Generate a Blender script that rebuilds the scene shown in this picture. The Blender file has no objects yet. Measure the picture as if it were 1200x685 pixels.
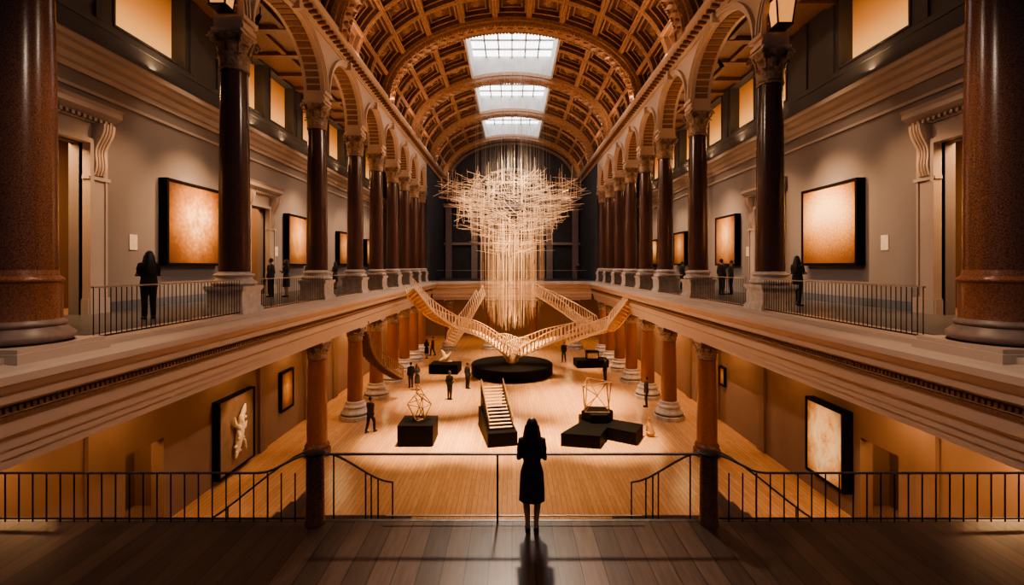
import bpy, bmesh, math, random
from mathutils import Vector, Matrix
random.seed(7)
PI=math.pi; V=Vector
S=bpy.context.scene; C=S.collection
CAMZ=8.1; GF=6.7; PF=4.2
# ------------------------------------------------------------------ materials
def ramp(nt,cols):
    r=nt.nodes.new('ShaderNodeValToRGB'); e=r.color_ramp.elements
    e[0].position,e[0].color=cols[0][0],(*cols[0][1],1); e[1].position,e[1].color=cols[-1][0],(*cols[-1][1],1)
    for p,c in cols[1:-1]:
        k=e.new(p); k.color=(*c,1)
    return r
def mat(name,c1,c2=None,scale=5,rough=.5,metal=0,detail=4,bump=0,stretch=(1,1,1),lo=.35,hi=.65,es=0,ec=None,spec=None):
    m=bpy.data.materials.new(name); m.use_nodes=True; nt=m.node_tree; b=nt.nodes['Principled BSDF']
    c2=c2 or tuple(min(1,c*1.25) for c in c1)
    tc=nt.nodes.new('ShaderNodeTexCoord'); mp=nt.nodes.new('ShaderNodeMapping'); mp.inputs['Scale'].default_value=stretch
    n=nt.nodes.new('ShaderNodeTexNoise'); n.inputs['Scale'].default_value=scale; n.inputs['Detail'].default_value=detail
    nt.links.new(tc.outputs['Object'],mp.inputs['Vector']); nt.links.new(mp.outputs['Vector'],n.inputs['Vector'])
    r=ramp(nt,[(lo,c1),(hi,c2)])
    nt.links.new(n.outputs['Fac'],r.inputs['Fac']); nt.links.new(r.outputs['Color'],b.inputs['Base Color'])
    b.inputs['Roughness'].default_value=rough; b.inputs['Metallic'].default_value=metal
    if spec is not None: b.inputs['Specular IOR Level'].default_value=spec
    if bump:
        bp=nt.nodes.new('ShaderNodeBump'); bp.inputs['Strength'].default_value=bump; bp.inputs['Distance'].default_value=.02
        nt.links.new(n.outputs['Fac'],bp.inputs['Height']); nt.links.new(bp.outputs['Normal'],b.inputs['Normal'])
    if es:
        b.inputs['Emission Color'].default_value=(*(ec or c1),1); b.inputs['Emission Strength'].default_value=es
    return m
def plank_mat(name,c1,c2,mortar,row,length,rough,grain=.35):
    m=bpy.data.materials.new(name); m.use_nodes=True; nt=m.node_tree; b=nt.nodes['Principled BSDF']
    tc=nt.nodes.new('ShaderNodeTexCoord'); mp=nt.nodes.new('ShaderNodeMapping'); mp.inputs['Rotation'].default_value=(0,0,PI/2)
    nt.links.new(tc.outputs['Object'],mp.inputs['Vector'])
    k=nt.nodes.new('ShaderNodeTexBrick'); k.inputs['Scale'].default_value=1; k.inputs['Brick Width'].default_value=length; k.inputs['Row Height'].default_value=row
    k.inputs['Mortar Size'].default_value=.006; k.inputs['Color1'].default_value=(*c1,1); k.inputs['Color2'].default_value=(*c2,1); k.inputs['Mortar'].default_value=(*mortar,1)
    nt.links.new(mp.outputs['Vector'],k.inputs['Vector'])
    m2=nt.nodes.new('ShaderNodeMapping'); m2.inputs['Scale'].default_value=(14,1.2,1); nt.links.new(tc.outputs['Object'],m2.inputs['Vector'])
    n=nt.nodes.new('ShaderNodeTexNoise'); n.inputs['Scale'].default_value=1.6; n.inputs['Detail'].default_value=6; nt.links.new(m2.outputs['Vector'],n.inputs['Vector'])
    mx=nt.nodes.new('ShaderNodeMix'); mx.data_type='RGBA'; mx.blend_type='MULTIPLY'; mx.inputs['Factor'].default_value=grain*2
    r=ramp(nt,[(.3,(.45,.42,.4)),(.7,(1,1,1))]); nt.links.new(n.outputs['Fac'],r.inputs['Fac'])
    nt.links.new(k.outputs['Color'],mx.inputs['A']); nt.links.new(r.outputs['Color'],mx.inputs['B']); nt.links.new(mx.outputs['Result'],b.inputs['Base Color'])
    b.inputs['Roughness'].default_value=rough
    return m
def canvas_mat(name,cols,centers,sc,ns,amt,fine=0,dist=0,edge=.5):
    # noise-warped distance field to soft blobs, darker towards the canvas edges
    m=bpy.data.materials.new(name); m.use_nodes=True; nt=m.node_tree; b=nt.nodes['Principled BSDF']
    tc=nt.nodes.new('ShaderNodeTexCoord'); d=None
    def dist_to(cx,cz,s0,s1):
        vs=nt.nodes.new('ShaderNodeVectorMath'); vs.operation='SUBTRACT'; vs.inputs[1].default_value=(.5,cx,cz)
        vm=nt.nodes.new('ShaderNodeVectorMath'); vm.operation='MULTIPLY'; vm.inputs[1].default_value=(0,s0,s1)
        nt.links.new(tc.outputs['Generated'],vs.inputs[0]); nt.links.new(vs.outputs[0],vm.inputs[0])
        g=nt.nodes.new('ShaderNodeVectorMath'); g.operation='LENGTH'; nt.links.new(vm.outputs[0],g.inputs[0]); return g.outputs['Value']
    for cx,cz in centers:
        g=dist_to(cx,cz,*sc)
        if d is None: d=g
        else:
            mn=nt.nodes.new('ShaderNodeMath'); mn.operation='MINIMUM'; nt.links.new(d,mn.inputs[0]); nt.links.new(g,mn.inputs[1]); d=mn.outputs[0]
    for s,a,ds in ((ns,amt,dist),(ns*9,fine,0)):
        if not a: continue
        n=nt.nodes.new('ShaderNodeTexNoise'); n.inputs['Scale'].default_value=s; n.inputs['Detail'].default_value=8; n.inputs['Distortion'].default_value=ds; nt.links.new(tc.outputs['Generated'],n.inputs['Vector'])
        ma=nt.nodes.new('ShaderNodeMath'); ma.operation='MULTIPLY_ADD'; ma.inputs[1].default_value=a
        nt.links.new(n.outputs['Fac'],ma.inputs[0]); nt.links.new(d,ma.inputs[2]); d=ma.outputs[0]
    sh=nt.nodes.new('ShaderNodeMath'); sh.operation='MULTIPLY'; sh.inputs[1].default_value=.6; nt.links.new(d,sh.inputs[0])
    r=ramp(nt,[(min(1,p*.6),c) for p,c in cols]); nt.links.new(sh.outputs[0],r.inputs['Fac'])
    e=dist_to(.5,.5,1.25,1.25); r2=ramp(nt,[(.35,(1,1,1)),(.85,(edge,edge*.8,edge*.65))]); nt.links.new(e,r2.inputs['Fac'])
    mx=nt.nodes.new('ShaderNodeMix'); mx.data_type='RGBA'; mx.blend_type='MULTIPLY'; mx.inputs['Factor'].default_value=1
    nt.links.new(r.outputs['Color'],mx.inputs['A']); nt.links.new(r2.outputs['Color'],mx.inputs['B']); nt.links.new(mx.outputs['Result'],b.inputs['Base Color'])
    nt.links.new(mx.outputs['Result'],b.inputs['Emission Color'])
    b.inputs['Roughness'].default_value=.6
    return m
def glass_mat():
    m=bpy.data.materials.new('clear_glass'); m.use_nodes=True; nt=m.node_tree; nt.nodes.clear()
    o=nt.nodes.new('ShaderNodeOutputMaterial'); t=nt.nodes.new('ShaderNodeBsdfTransparent'); g=nt.nodes.new('ShaderNodeBsdfGlossy'); x=nt.nodes.new('ShaderNodeMixShader')
    t.inputs['Color'].default_value=(.97,.98,.97,1); g.inputs['Roughness'].default_value=.02; x.inputs['Fac'].default_value=.02
    nt.links.new(t.outputs[0],x.inputs[1]); nt.links.new(g.outputs[0],x.inputs[2]); nt.links.new(x.outputs[0],o.inputs[0])
    return m
def pane_mat():
    m=bpy.data.materials.new('amber_lit_pane'); m.use_nodes=True; nt=m.node_tree; b=nt.nodes['Principled BSDF']
    tc=nt.nodes.new('ShaderNodeTexCoord'); sp=nt.nodes.new('ShaderNodeSeparateXYZ'); nt.links.new(tc.outputs['Generated'],sp.inputs[0])
    r=ramp(nt,[(0,(1,.52,.18)),(.22,(.95,.41,.11)),(.55,(.55,.19,.045)),(1,(.20,.06,.014))]); nt.links.new(sp.outputs['Z'],r.inputs['Fac'])
    nt.links.new(r.outputs['Color'],b.inputs['Emission Color']); b.inputs['Emission Strength'].default_value=1.15; b.inputs['Base Color'].default_value=(.3,.16,.07,1)
    return m
M={}
M['granite_dark']=mat('polished_dark_red_granite',(.040,.022,.021),(.14,.066,.05),scale=55,rough=.20,detail=5,lo=.30,hi=.72)
M['granite_mid']=mat('polished_red_brown_granite',(.075,.032,.022),(.29,.125,.075),scale=52,rough=.22,detail=5,lo=.32,hi=.70)
M['granite']=mat('polished_red_granite',(.12,.05,.032),(.38,.155,.085),scale=44,rough=.28,detail=5,lo=.32,hi=.70)
M['marble']=mat('pale_marble',(.42,.37,.34),(.58,.52,.48),scale=5,rough=.35)
M['brownstone']=mat('brown_grey_stone',(.22,.155,.13),(.28,.20,.17),scale=6,rough=.4)  # even brown-grey stone of near column bases and end wall moulding
M['stone']=mat('cream_stone',(.53,.415,.345),(.55,.435,.365),scale=2,rough=.5)
M['greystone']=mat('grey_cornice_stone',(.39,.325,.295),(.41,.345,.315),scale=2,rough=.55)
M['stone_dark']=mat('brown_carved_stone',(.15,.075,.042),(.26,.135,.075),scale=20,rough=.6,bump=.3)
M['capital']=mat('weathered_gilt_stone',(.18,.12,.09),(.40,.28,.20),scale=12,rough=.5,bump=.2)
M['wall']=mat('grey_plaster',(.205,.180,.178),(.215,.19,.188),scale=.8,rough=.8)
M['slate']=mat('slate_blue_plaster',(.090,.101,.132),(.10,.112,.145),scale=1.0,rough=.7)
M['lowwall']=mat('warm_brown_plaster',(.23,.145,.10),(.25,.16,.112),scale=1.0,rough=.8)
M['navy']=mat('dark_charcoal_plaster',(.034,.031,.034),(.044,.040,.043),scale=1.5,rough=.8)
M['vaultwood']=mat('gilded_vault_timber',(.28,.155,.09),(.45,.265,.16),scale=8,rough=.40,bump=.1)
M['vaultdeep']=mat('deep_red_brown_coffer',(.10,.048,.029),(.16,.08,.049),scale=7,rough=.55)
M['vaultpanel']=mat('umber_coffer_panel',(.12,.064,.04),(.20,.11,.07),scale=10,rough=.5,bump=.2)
M['oak']=plank_mat('oak_plank_floor',(.68,.395,.215),(.57,.325,.175),(.30,.16,.08),.17,2.6,.25,.20)
M['darkplank']=plank_mat('dark_walnut_planks',(.165,.10,.072),(.072,.046,.037),(.012,.008,.006),.30,5,.30,.32)
M['galfloor']=mat('dark_gallery_boards',(.055,.055,.062),(.09,.088,.095),scale=3,rough=.35,stretch=(6,.6,1))
M['iron']=mat('black_iron',(.012,.011,.011),(.022,.02,.02),scale=9,rough=.4,metal=.6)
M['rail']=mat('brushed_handrail',(.36,.31,.27),(.46,.40,.35),scale=9,rough=.35,metal=.7)
M['steel']=mat('dull_steel',(.15,.14,.135),(.22,.21,.20),scale=9,rough=.35,metal=.7)
M['black']=mat('matt_black_plinth',(.0035,.0033,.0034),(.0065,.006,.006),scale=6,rough=.6,spec=.10)
M['darkpanel']=mat('tan_brown_panel',(.21,.125,.075),(.27,.165,.10),scale=3,rough=.7)
M['wood']=mat('pale_ash_slats',(.70,.48,.30),(.82,.60,.40),scale=6,rough=.5,stretch=(1,1,6))
M['wooddark']=mat('brown_timber_sticks',(.17,.088,.045),(.25,.14,.075),scale=8,rough=.5)
M['stick']=mat('lit_cream_rods',(.74,.53,.36),(.86,.65,.47),scale=4,rough=.4,es=.14,ec=(1,.62,.34))  # faint glow put into the material so the rods look lit
M['strand']=mat('lit_amber_strands',(.70,.47,.29),(.80,.57,.38),scale=4,rough=.4,es=.15,ec=(1,.56,.28))  # slight emission in the strands stands in for warm light on them
M['wire']=mat('fine_wire',(.36,.31,.27),(.44,.39,.34),scale=4,rough=.3,es=.03,ec=(1,.86,.72))  # weak glow added to keep the fine wires visible
M['skyglass']=mat('luminous_skylight_glass',(.8,.85,.9),(.9,.92,.95),scale=.4,rough=.3,es=4.2,ec=(.96,.98,1.0))
M['bars']=mat('grey_glazing_bars',(.22,.21,.20),(.28,.27,.26),scale=4,rough=.6)
M['wellwall']=mat('pale_skylight_reveal',(.50,.50,.49),(.60,.60,.58),scale=2,rough=.6)
M['amberpane']=pane_mat()
M['lampglass']=mat('amber_lamp_glass',(.8,.45,.2),(.95,.6,.3),scale=2,rough=.5,es=.8,ec=(1,.40,.11))
M['white']=mat('off_white_card',(.62,.55,.47),(.7,.62,.54),scale=6,rough=.7)
M['plaster_fig']=mat('pale_plaster_figure',(.74,.56,.37),(.84,.66,.46),scale=9,rough=.7,bump=.3)
M['glass']=glass_mat()
M['skin']=mat('skin',(.30,.17,.11),(.38,.22,.15),scale=6,rough=.5)
M['hair']=mat('black_hair',(.008,.006,.006),(.022,.016,.014),scale=40,rough=.4,stretch=(3,3,.4))
M['dress']=mat('black_dress_cloth',(.008,.008,.010),(.015,.014,.017),scale=40,rough=.8)
CL=[mat('cloth_'+n,c,rough=.85,scale=20) for n,c in (('black',(.010,.010,.012)),('navy',(.014,.017,.030)),('charcoal',(.030,.028,.028)),('brown',(.050,.028,.018)),('grey',(.10,.09,.085)))]
M['tan']=mat('tan_fur',(.36,.18,.08),(.50,.28,.14),scale=25,rough=.9,bump=.3)
M['eye']=mat('eye',(.02,.015,.012),rough=.2)
M['lip']=mat('lip',(.25,.09,.07),rough=.5)
M['canvasA']=canvas_mat('speckled_amber_canvas',[(.62,(.90,.66,.40)),(.78,(.68,.39,.17)),(1.0,(.46,.22,.08)),(1.35,(.26,.11,.035))],((.40,.60),(.62,.60),(.5,.42)),(1.7,1.4),2.4,.50,.70,1.6,.40)
M['canvasB']=canvas_mat('pale_horizon_canvas',[(.48,(.92,.70,.42)),(.66,(.78,.48,.22)),(.86,(.50,.26,.095)),(1.1,(.27,.12,.04))],((.5,.70),),(.5,1.1),4,.20,.58,.6,.5)
M['canvasC']=canvas_mat('mottled_gold_canvas',[(.35,(.84,.62,.36)),(.6,(.62,.36,.16)),(1.0,(.32,.15,.06))],((.5,.6),),(1.2,1.0),6,.6,.2,0,.45)
M['lightart']=canvas_mat('pale_marbled_panel',[(.45,(.40,.20,.07)),(.60,(.92,.56,.22)),(.76,(.98,.76,.42)),(.94,(.86,.48,.17)),(1.15,(.5,.24,.08))],((.5,.5),(.35,.75)),(.8,.7),4,.7,.4,1,.55)
M['lightart'].node_tree.nodes['Principled BSDF'].inputs['Emission Strength'].default_value=.38
# ------------------------------------------------------------------ mesh helper
class MB:
    def __init__(s): s.bm=bmesh.new()
    def face(s,vs,mi=0):
        f=s.bm.faces.new(vs); f.material_index=mi; return f
    def quad(s,a,b,c,d,mi=0): return s.face([s.bm.verts.new(p) for p in (a,b,c,d)],mi)
    def hexa(s,p,mi=0):
        v=[s.bm.verts.new(q) for q in p]
        for i in ((0,3,2,1),(4,5,6,7),(0,1,5,4),(1,2,6,5),(2,3,7,6),(3,0,4,7)): s.face([v[k] for k in i],mi)
    def box(s,x0,x1,y0,y1,z0,z1,mi=0):
        x0,x1=min(x0,x1),max(x0,x1)
        s.hexa([(x0,y0,z0),(x1,y0,z0),(x1,y1,z0),(x0,y1,z0),(x0,y0,z1),(x1,y0,z1),(x1,y1,z1),(x0,y1,z1)],mi); return s
    def obox(s,c,a,b,d,mi=0):
        c,a,b,d=V(c),V(a),V(b),V(d)
        s.hexa([c-a-b-d,c+a-b-d,c+a+b-d,c-a+b-d,c-a-b+d,c+a-b+d,c+a+b+d,c-a+b+d],mi); return s
    def bar(s,p,q,w,mi=0,h=None):
        p,q=V(p),V(q); t=q-p; L=t.length; t/=L; up=V((0,0,1)) if abs(t.z)<.9 else V((1,0,0))
        a=t.cross(up).normalized(); b=a.cross(t); return s.obox((p+q)/2,a*w/2,b*(h or w)/2,t*L/2,mi)
    def prism(s,A,B,mi=0):
        va=[s.bm.verts.new(p) for p in A]; vb=[s.bm.verts.new(p) for p in B]; n=len(A)
        for i in range(n): s.face([va[i],va[(i+1)%n],vb[(i+1)%n],vb[i]],mi)
        s.face(va[::-1],mi); s.face(vb,mi); return s
    def prism_y(s,prof,y0,y1,side,mi=0): return s.prism([(side*u,y0,z) for u,z in prof],[(side*u,y1,z) for u,z in prof],mi)
    def prism_z(s,poly,z0,z1,mi=0): return s.prism([(x,y,z0) for x,y in poly],[(x,y,z1) for x,y in poly],mi)
    def lathe(s,prof,n=32,c=(0,0,0),ph=0,mi=0):
        R=[[s.bm.verts.new((c[0]+r*math.cos(ph+2*PI*k/n),c[1]+r*math.sin(ph+2*PI*k/n),c[2]+z)) for k in range(n)] for r,z in prof]
        for a,b in zip(R,R[1:]):
            for k in range(n): s.face([a[k],a[(k+1)%n],b[(k+1)%n],b[k]],mi)
        s.face(R[0][::-1],mi); s.face(R[-1],mi); return s
    def tube(s,pts,r,n=8,mi=0):
        pts=[V(p) for p in pts]; rs=r if isinstance(r,(list,tuple)) else [r]*len(pts); R=[]; ref=None
        for i,p in enumerate(pts):
            t=(pts[min(i+1,len(pts)-1)]-pts[max(i-1,0)]).normalized()
            if ref is None: ref=V((0,0,1)) if abs(t.z)<.8 else V((0,1,0))
            a=t.cross(ref)
            if a.length<1e-4: a=t.cross(V((1,.1,0)))
            a.normalize(); b=a.cross(t)
            R.append([s.bm.verts.new(p+(a*math.cos(2*PI*k/n)+b*math.sin(2*PI*k/n))*rs[i]) for k in range(n)])
        for a,b in zip(R,R[1:]):
            for k in range(n): s.face([a[k],a[(k+1)%n],b[(k+1)%n],b[k]],mi)
        s.face(R[0][::-1],mi); s.face(R[-1],mi); return s
    def ball(s,c,r,mi=0,u=12,v=8):
        r=r if isinstance(r,(tuple,list)) else (r,r,r)
        mtx=Matrix.Translation(c)@Matrix.Diagonal((*r,1)); bmesh.ops.create_uvsphere(s.bm,u_segments=u,v_segments=v,radius=1,matrix=mtx)
        return s
    def mesh(s,name,mats,smooth=False,off=None):
        bmesh.ops.recalc_face_normals(s.bm,faces=s.bm.faces[:])
        if off is not None: bmesh.ops.translate(s.bm,verts=s.bm.verts[:],vec=-V(off))
        me=bpy.data.meshes.new(name); s.bm.to_mesh(me); s.bm.free()
        for m in (mats if isinstance(mats,(list,tuple)) else [mats]): me.materials.append(m)
        if smooth:
            me.polygons.foreach_set('use_smooth',[True]*len(me.polygons))
            try: me.set_sharp_from_angle(angle=math.radians(40))
            except Exception: pass
        return me
    def build(s,name,mats,parent=None,smooth=False,world=False):
        off=parent.location if (parent is not None and world) else None
        return link(name,s.mesh(name,mats,smooth,off),parent)
def link(name,me,parent=None,loc=None):
    o=bpy.data.objects.new(name,me); C.objects.link(o)
    if parent is not None: o.parent=parent
    if loc is not None: o.location=loc
    return o
def tag(o,label=None,cat=None,group=None,kind=None):
    if label: o['label']=label
    if cat: o['category']=cat
    if group: o['group']=group
    if kind: o['kind']=kind
    return o
def thing(name,label,cat,loc=(0,0,0),rz=0,group=None):
    o=bpy.data.objects.new(name,None); C.objects.link(o); o.location=loc; o.rotation_euler=(0,0,rz); o.empty_display_size=.2
    return tag(o,label,cat,group)
def struct(o,label,cat='structure'): return tag(o,label,cat,None,'structure')
def dup(o,parent=None):
    c=o.copy(); C.objects.link(c)
    if parent is not None: c.parent=parent
    for ch in list(o.children): dup(ch,c)
    return c
ORD=['nearest','second','third','fourth','fifth','sixth','seventh','eighth','farthest']
SIDES=((-1,'left'),(1,'right'))
COLL=[8.14,14.47,20.6,25.6,29.6,33.6,37.3,40.9,44.2]
COLR=[8.30,15.55,21.6,26.2,30.0,33.8,37.4,40.9,44.2]
CY={-1:COLL,1:COLR}
U=8.4
# ------------------------------------------------------------------ setting: floors and walls
struct(MB().box(-11.4,11.4,5,56.4,-.3,0).build('floor',M['oak']),'honey oak plank floor of the lower hall','floor')
struct(MB().box(-11,11,1,7.32,3.9,PF).build('floor_landing',M['darkplank']),'dark wooden plank floor of the viewing landing in front','floor')
struct(MB().box(-11,11,7.32,7.38,3.85,PF+.004).build('trim_1',M['steel']),'metal edge strip of the viewing landing','trim')
def wallcells(mb,x0,x1,y0,y1,z0,z1,ops):
    ys=sorted({y0,y1,*[a for o in ops for a in o[:2]]}); zs=sorted({z0,z1,*[a for o in ops for a in o[2:4]]})
    for a,b in zip(ys,ys[1:]):
        for c,d in zip(zs,zs[1:]):
            if any(o[0]<=a and b<=o[1] and o[2]<=c and d<=o[3] for o in ops): continue
            mb.box(x0,x1,a,b,c,d)
CLER=[(14.95,18.25),(21.7,24.1),(24.6,27.3),(28.4,31.4),(32.5,35.5),(36.6,39.6),(40.6,43.4)]
WZ0,WZ1=15.62,18.3
WU=12.5; LU=11.0
wn=0; tn=2
for s,sd in SIDES:
    ops=[(11.9,13.9,GF,11.7),(22.5,24.2,GF,11.0)]
    w=MB(); wallcells(w,s*WU,s*(WU+.4),5,56,GF,14.1,ops)
    wl=struct(w.build('wall_'+sd,M['wall']),f'grey plaster wall of the {sd} upper gallery','wall')
    w=MB(); wallcells(w,s*WU,s*(WU+.6),5,56,14.1,18.4,[(a,b,WZ0,WZ1) for a,b in CLER])
    struct(w.build('wall_upper_'+sd,M['slate']),f'slate blue upper wall band above the {sd} gallery cornice','wall')
    w=MB()
    for yy in (12.0,14.5,18.7,20.4,27.85,32,36,40): w.box(s*(WU-.08),s*WU,yy-.22,yy+.22,15.55,18.35)
    w.box(s*(WU-.06),s*WU,5,56,15.35,15.55)
    w.build('pilaster_strip',M['slate'],wl)
    prof=[(12.5,13.7),(12.42,13.7),(12.42,13.85),(12.34,13.9),(12.34,14.1),(12.2,14.18),(12.12,14.3),(12.0,14.36),(12.0,14.5),(12.08,14.58),(12.5,14.6)]
    cm=MB().prism_y(prof,5,55.9,s)
    cm.prism_y([(12.5,13.2),(12.44,13.2),(12.44,13.3),(12.5,13.32)],5,55.9,s)
    struct(cm.build(f'trim_{tn}',M['greystone']),f'projecting cornice along the {sd} gallery wall','trim'); tn+=1
    struct(MB().box(s*(WU-.06),s*WU,14.7,22.1,GF,GF+.3).build('baseboard_'+sd,M['slate']),f'dark baseboard of the {sd} gallery wall','baseboard')
    for a,b in CLER:
        wn+=1
        f=MB(); y0,y1,z0,z1=a,b,WZ0,WZ1; x0,x1=s*(WU-.05),s*(WU+.5)
        for q in ((y0,y0+.07,z0,z1),(y1-.07,y1,z0,z1),(y0+.07,y1-.07,z0,z0+.07),(y0+.07,y1-.07,z1-.07,z1)): f.box(x0,x1,*q)
        fo=struct(f.build(f'window_{wn}',M['slate']),f'amber lit clerestory window, {ORD[CLER.index((a,b))]} on the {sd} wall','window')
        MB().box(s*(WU+.46),s*(WU+.51),y0+.07,y1-.07,z0+.07,z1-.07).build('pane',M['amberpane'],fo)
    struct(MB().box(s*8.6,s*12.9,4,56,5.0,GF).build('floor_gallery_'+sd,[M['galfloor']]),f'dark boarded floor of the {sd} upper gallery','floor')
    a=MB().box(s*8.8,s*12.9,5,56,18.4,18.7); K=CY[s]
    for yy in K+[(p+q)/2 for p,q in zip(K,K[1:])]: a.box(s*8.86,s*12.48,yy-.2,yy+.2,18.21,18.39)
    for uu in (9.8,10.9): a.box(s*(uu-.12),s*(uu+.12),8.2,44,18.24,18.39)
    struct(a.build('ceiling_aisle_'+sd,M['vaultpanel']),f'beamed timber ceiling over the {sd} gallery','ceiling')
    w=MB(); wallcells(w,s*LU,s*(LU+.4),5,56,0,5.0,[(13.6,15.1,0,2.7)])
    struct(w.build('wall_lower_'+sd,M['lowwall']),f'warm brown wall of the {sd} lower aisle','wall')
    w=MB()
    for yy in (12.6,21.0,25.6,29.6,33.6,37.3): w.box(s*(LU-.1),s*LU,yy-.3,yy+.3,0,4.99)
    w.box(s*(LU-.14),s*LU,5,56,4.5,4.75)
    struct(w.build(f'trim_{tn}',M['lowwall']),f'flat pilasters and ceiling moulding of the {sd} lower aisle','trim'); tn+=1
    r=MB().box(s*15.0,s*15.2,9.5,25.5,GF,12.5)
    r.box(s*12.9,s*15.2,9.3,9.5,GF,12.5); r.box(s*12.9,s*15.2,25.5,25.7,GF,12.5); r.box(s*12.9,s*15.2,9.3,25.7,12.5,12.7); r.box(s*12.9,s*15.2,9.3,25.7,GF-.2,GF)
    struct(r.build('wall_room_'+sd,M['lowwall']),f'side room seen through the {sd} gallery doorways','wall')
    r=MB().box(s*12.8,s*13.0,12.5,16.2,0,3.2)
    r.box(s*11.4,s*13,12.3,12.5,0,3.2); r.box(s*11.4,s*13,16.2,16.4,0,3.2); r.box(s*11.4,s*13,12.3,16.4,3.2,3.4); r.box(s*11.4,s*13,12.3,16.4,-.2,0)
    struct(r.build('wall_passage_'+sd,M['lowwall']),f'passage seen through the {sd} lower doorway','wall')
    def portal(yc,hw,zt,name,lab):
        p=MB()
        for q in (-1,1):
            y=yc+q*(hw+.35); p.box(s*(WU-.16),s*WU,y-.34,y+.34,GF,zt+.05); p.box(s*(WU-.22),s*WU,y-.40,y+.40,GF,GF+.45)
            for dy in (-.26,.22): p.box(s*(WU-.20),s*(WU-.15),y+dy,y+dy+.05,GF+.5,zt-1.0)
            p.box(s*(WU-.22),s*WU,y-.38,y+.38,zt-1.05,zt-.95)
            y2=yc+q*(hw+.06); p.box(s*(WU-.24),s*(WU+.1),y2-.06,y2+.06,GF,zt)
        p.box(s*(WU-.24),s*(WU+.1),yc-hw-.12,yc+hw+.12,zt,zt+.14)
        p.box(s*(WU-.14),s*WU,yc-hw-.69,yc+hw+.69,zt+.05,zt+.62)
        L=hw+.8
        prof=[(WU,zt+.6),(WU-.2,zt+.6),(WU-.25,zt+.72),(WU-.4,zt+.8),(WU-.52,zt+.88),(WU-.52,zt+1.02),(WU-.58,zt+1.12),(WU,zt+1.2)]
        p.prism_y(prof,yc-L,yc+L,s)
        yy=yc-L+.1
        while yy<yc+L-.1: p.box(s*(WU-.36),s*(WU-.2),yy,yy+.09,zt+.64,zt+.74); yy+=.18
        d=struct(p.build(name,M['greystone']),lab,'door')
        k=MB()
        for q in (-1,1):
            y=yc+q*(hw+.35); pr=[]
            for i in range(13):
                t=i/12; pr.append((WU-.16-.05-.30*(t**1.6)-.05*math.sin(t*PI*3),zt-.9+1.5*t))
            k.prism([(s*WU,y-.2,zt-.9)]+[(s*u,y-.2,z) for u,z in pr]+[(s*WU,y-.2,zt+.6)],[(s*WU,y+.2,zt-.9)]+[(s*u,y+.2,z) for u,z in pr]+[(s*WU,y+.2,zt+.6)])
            for j in (-.1,0,.1): k.tube([(s*(u-.01),y+j,z) for u,z in pr],.03,6)
        k.build('console_bracket',M['stone'],d)
    dn=1 if s<0 else 3
    portal(12.9,1.0,11.7,f'door_{dn}',f'tall pedimented doorway nearest on the {sd} gallery wall')
    portal(23.35,.85,11.0,f'door_{dn+1}',f'smaller framed doorway beyond the big painting on the {sd} wall')
e=MB().box(-13,13,56,56.5,5.0,24.5)
ew=struct(e.build('wall_end',M['navy']),'dark charcoal end wall above the far balcony','wall')
k=MB()
for rr,th,dp in ((7.2,.35,.25),(4.6,.3,.3),(4.0,.15,.2)):
    q=[PI*i/32 for i in range(33)]
    for a,b2 in zip(q,q[1:]):
        kz=.62 if rr>7 else .9; z0=17.9 if rr>7 else 15.2
        f=lambda r,t,y:(-r*math.cos(t),y,z0+r*kz*math.sin(t))
        k.hexa([f(rr,a,56-dp),f(rr+th,a,56-dp),f(rr+th,b2,56-dp),f(rr,b2,56-dp),f(rr,a,56),f(rr+th,a,56),f(rr+th,b2,56),f(rr,b2,56)])
for x in (-7.4,-4.4,4.4,7.4): k.box(x-.35,x+.35,55.75,56,GF,15.2)
k.box(-8,8,55.6,56,15.0,15.4); k.box(-8,8,55.7,56,10.6,10.9)
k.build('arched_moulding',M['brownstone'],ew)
struct(MB().box(-11.4,11.4,56,56.5,0,5.0).build('wall_end_lower',M['lowwall']),'warm brown end wall under the far balcony','wall')
struct(MB().box(-8.6,8.6,46.4,56,5.0,GF).build('floor_balcony',M['galfloor']),'floor slab of the far cross balcony','floor')
for s,sd in SIDES:
    struct(MB().box(s*8.0,s*8.85,44.75,56,GF,18.2).build('wall_pier_'+sd,M['navy']),f'solid dark pier wall closing the far end of the {sd} arcade','wall')
# ------------------------------------------------------------------ entablature of galleries
EP=[(8.7,4.9),(7.98,4.9),(7.98,5.06),(7.92,5.08),(7.92,5.22),(7.86,5.24),(7.86,5.40),(7.80,5.46),(7.72,5.5),(7.72,5.82),(7.66,5.84),(7.66,5.98),(7.5,6.04),(7.42,6.08),(7.42,6.2),(7.34,6.26),(7.26,6.36),(7.22,6.4),(7.22,6.52),(7.3,6.56),(7.76,6.6),(7.76,6.7),(8.7,6.7)]
for s,sd in SIDES:
    t=struct(MB().prism_y(EP,5,46.4,s).build(f'trim_{tn}',M['stone']),f'cream stone entablature along the edge of the {sd} gallery','trim'); tn+=1
    d=MB(); y=6.0
    while y<46:
        d.box(s*7.59,s*7.67,y,y+.06,5.88,5.97); y+=.105
    d.box(s*7.655,s*7.725,5,46.2,5.76,5.83)
    d.build('dentil_band',M['stone_dark'],t)
prE=[(46.4+(u-7.98),z) for u,z in EP]
struct(MB().prism([(-7.7,y,z) for y,z in prE],[(7.7,y,z) for y,z in prE]).build(f'trim_{tn}',M['stone']),'cream stone entablature along the front of the far balcony','trim'); tn+=1
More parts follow.
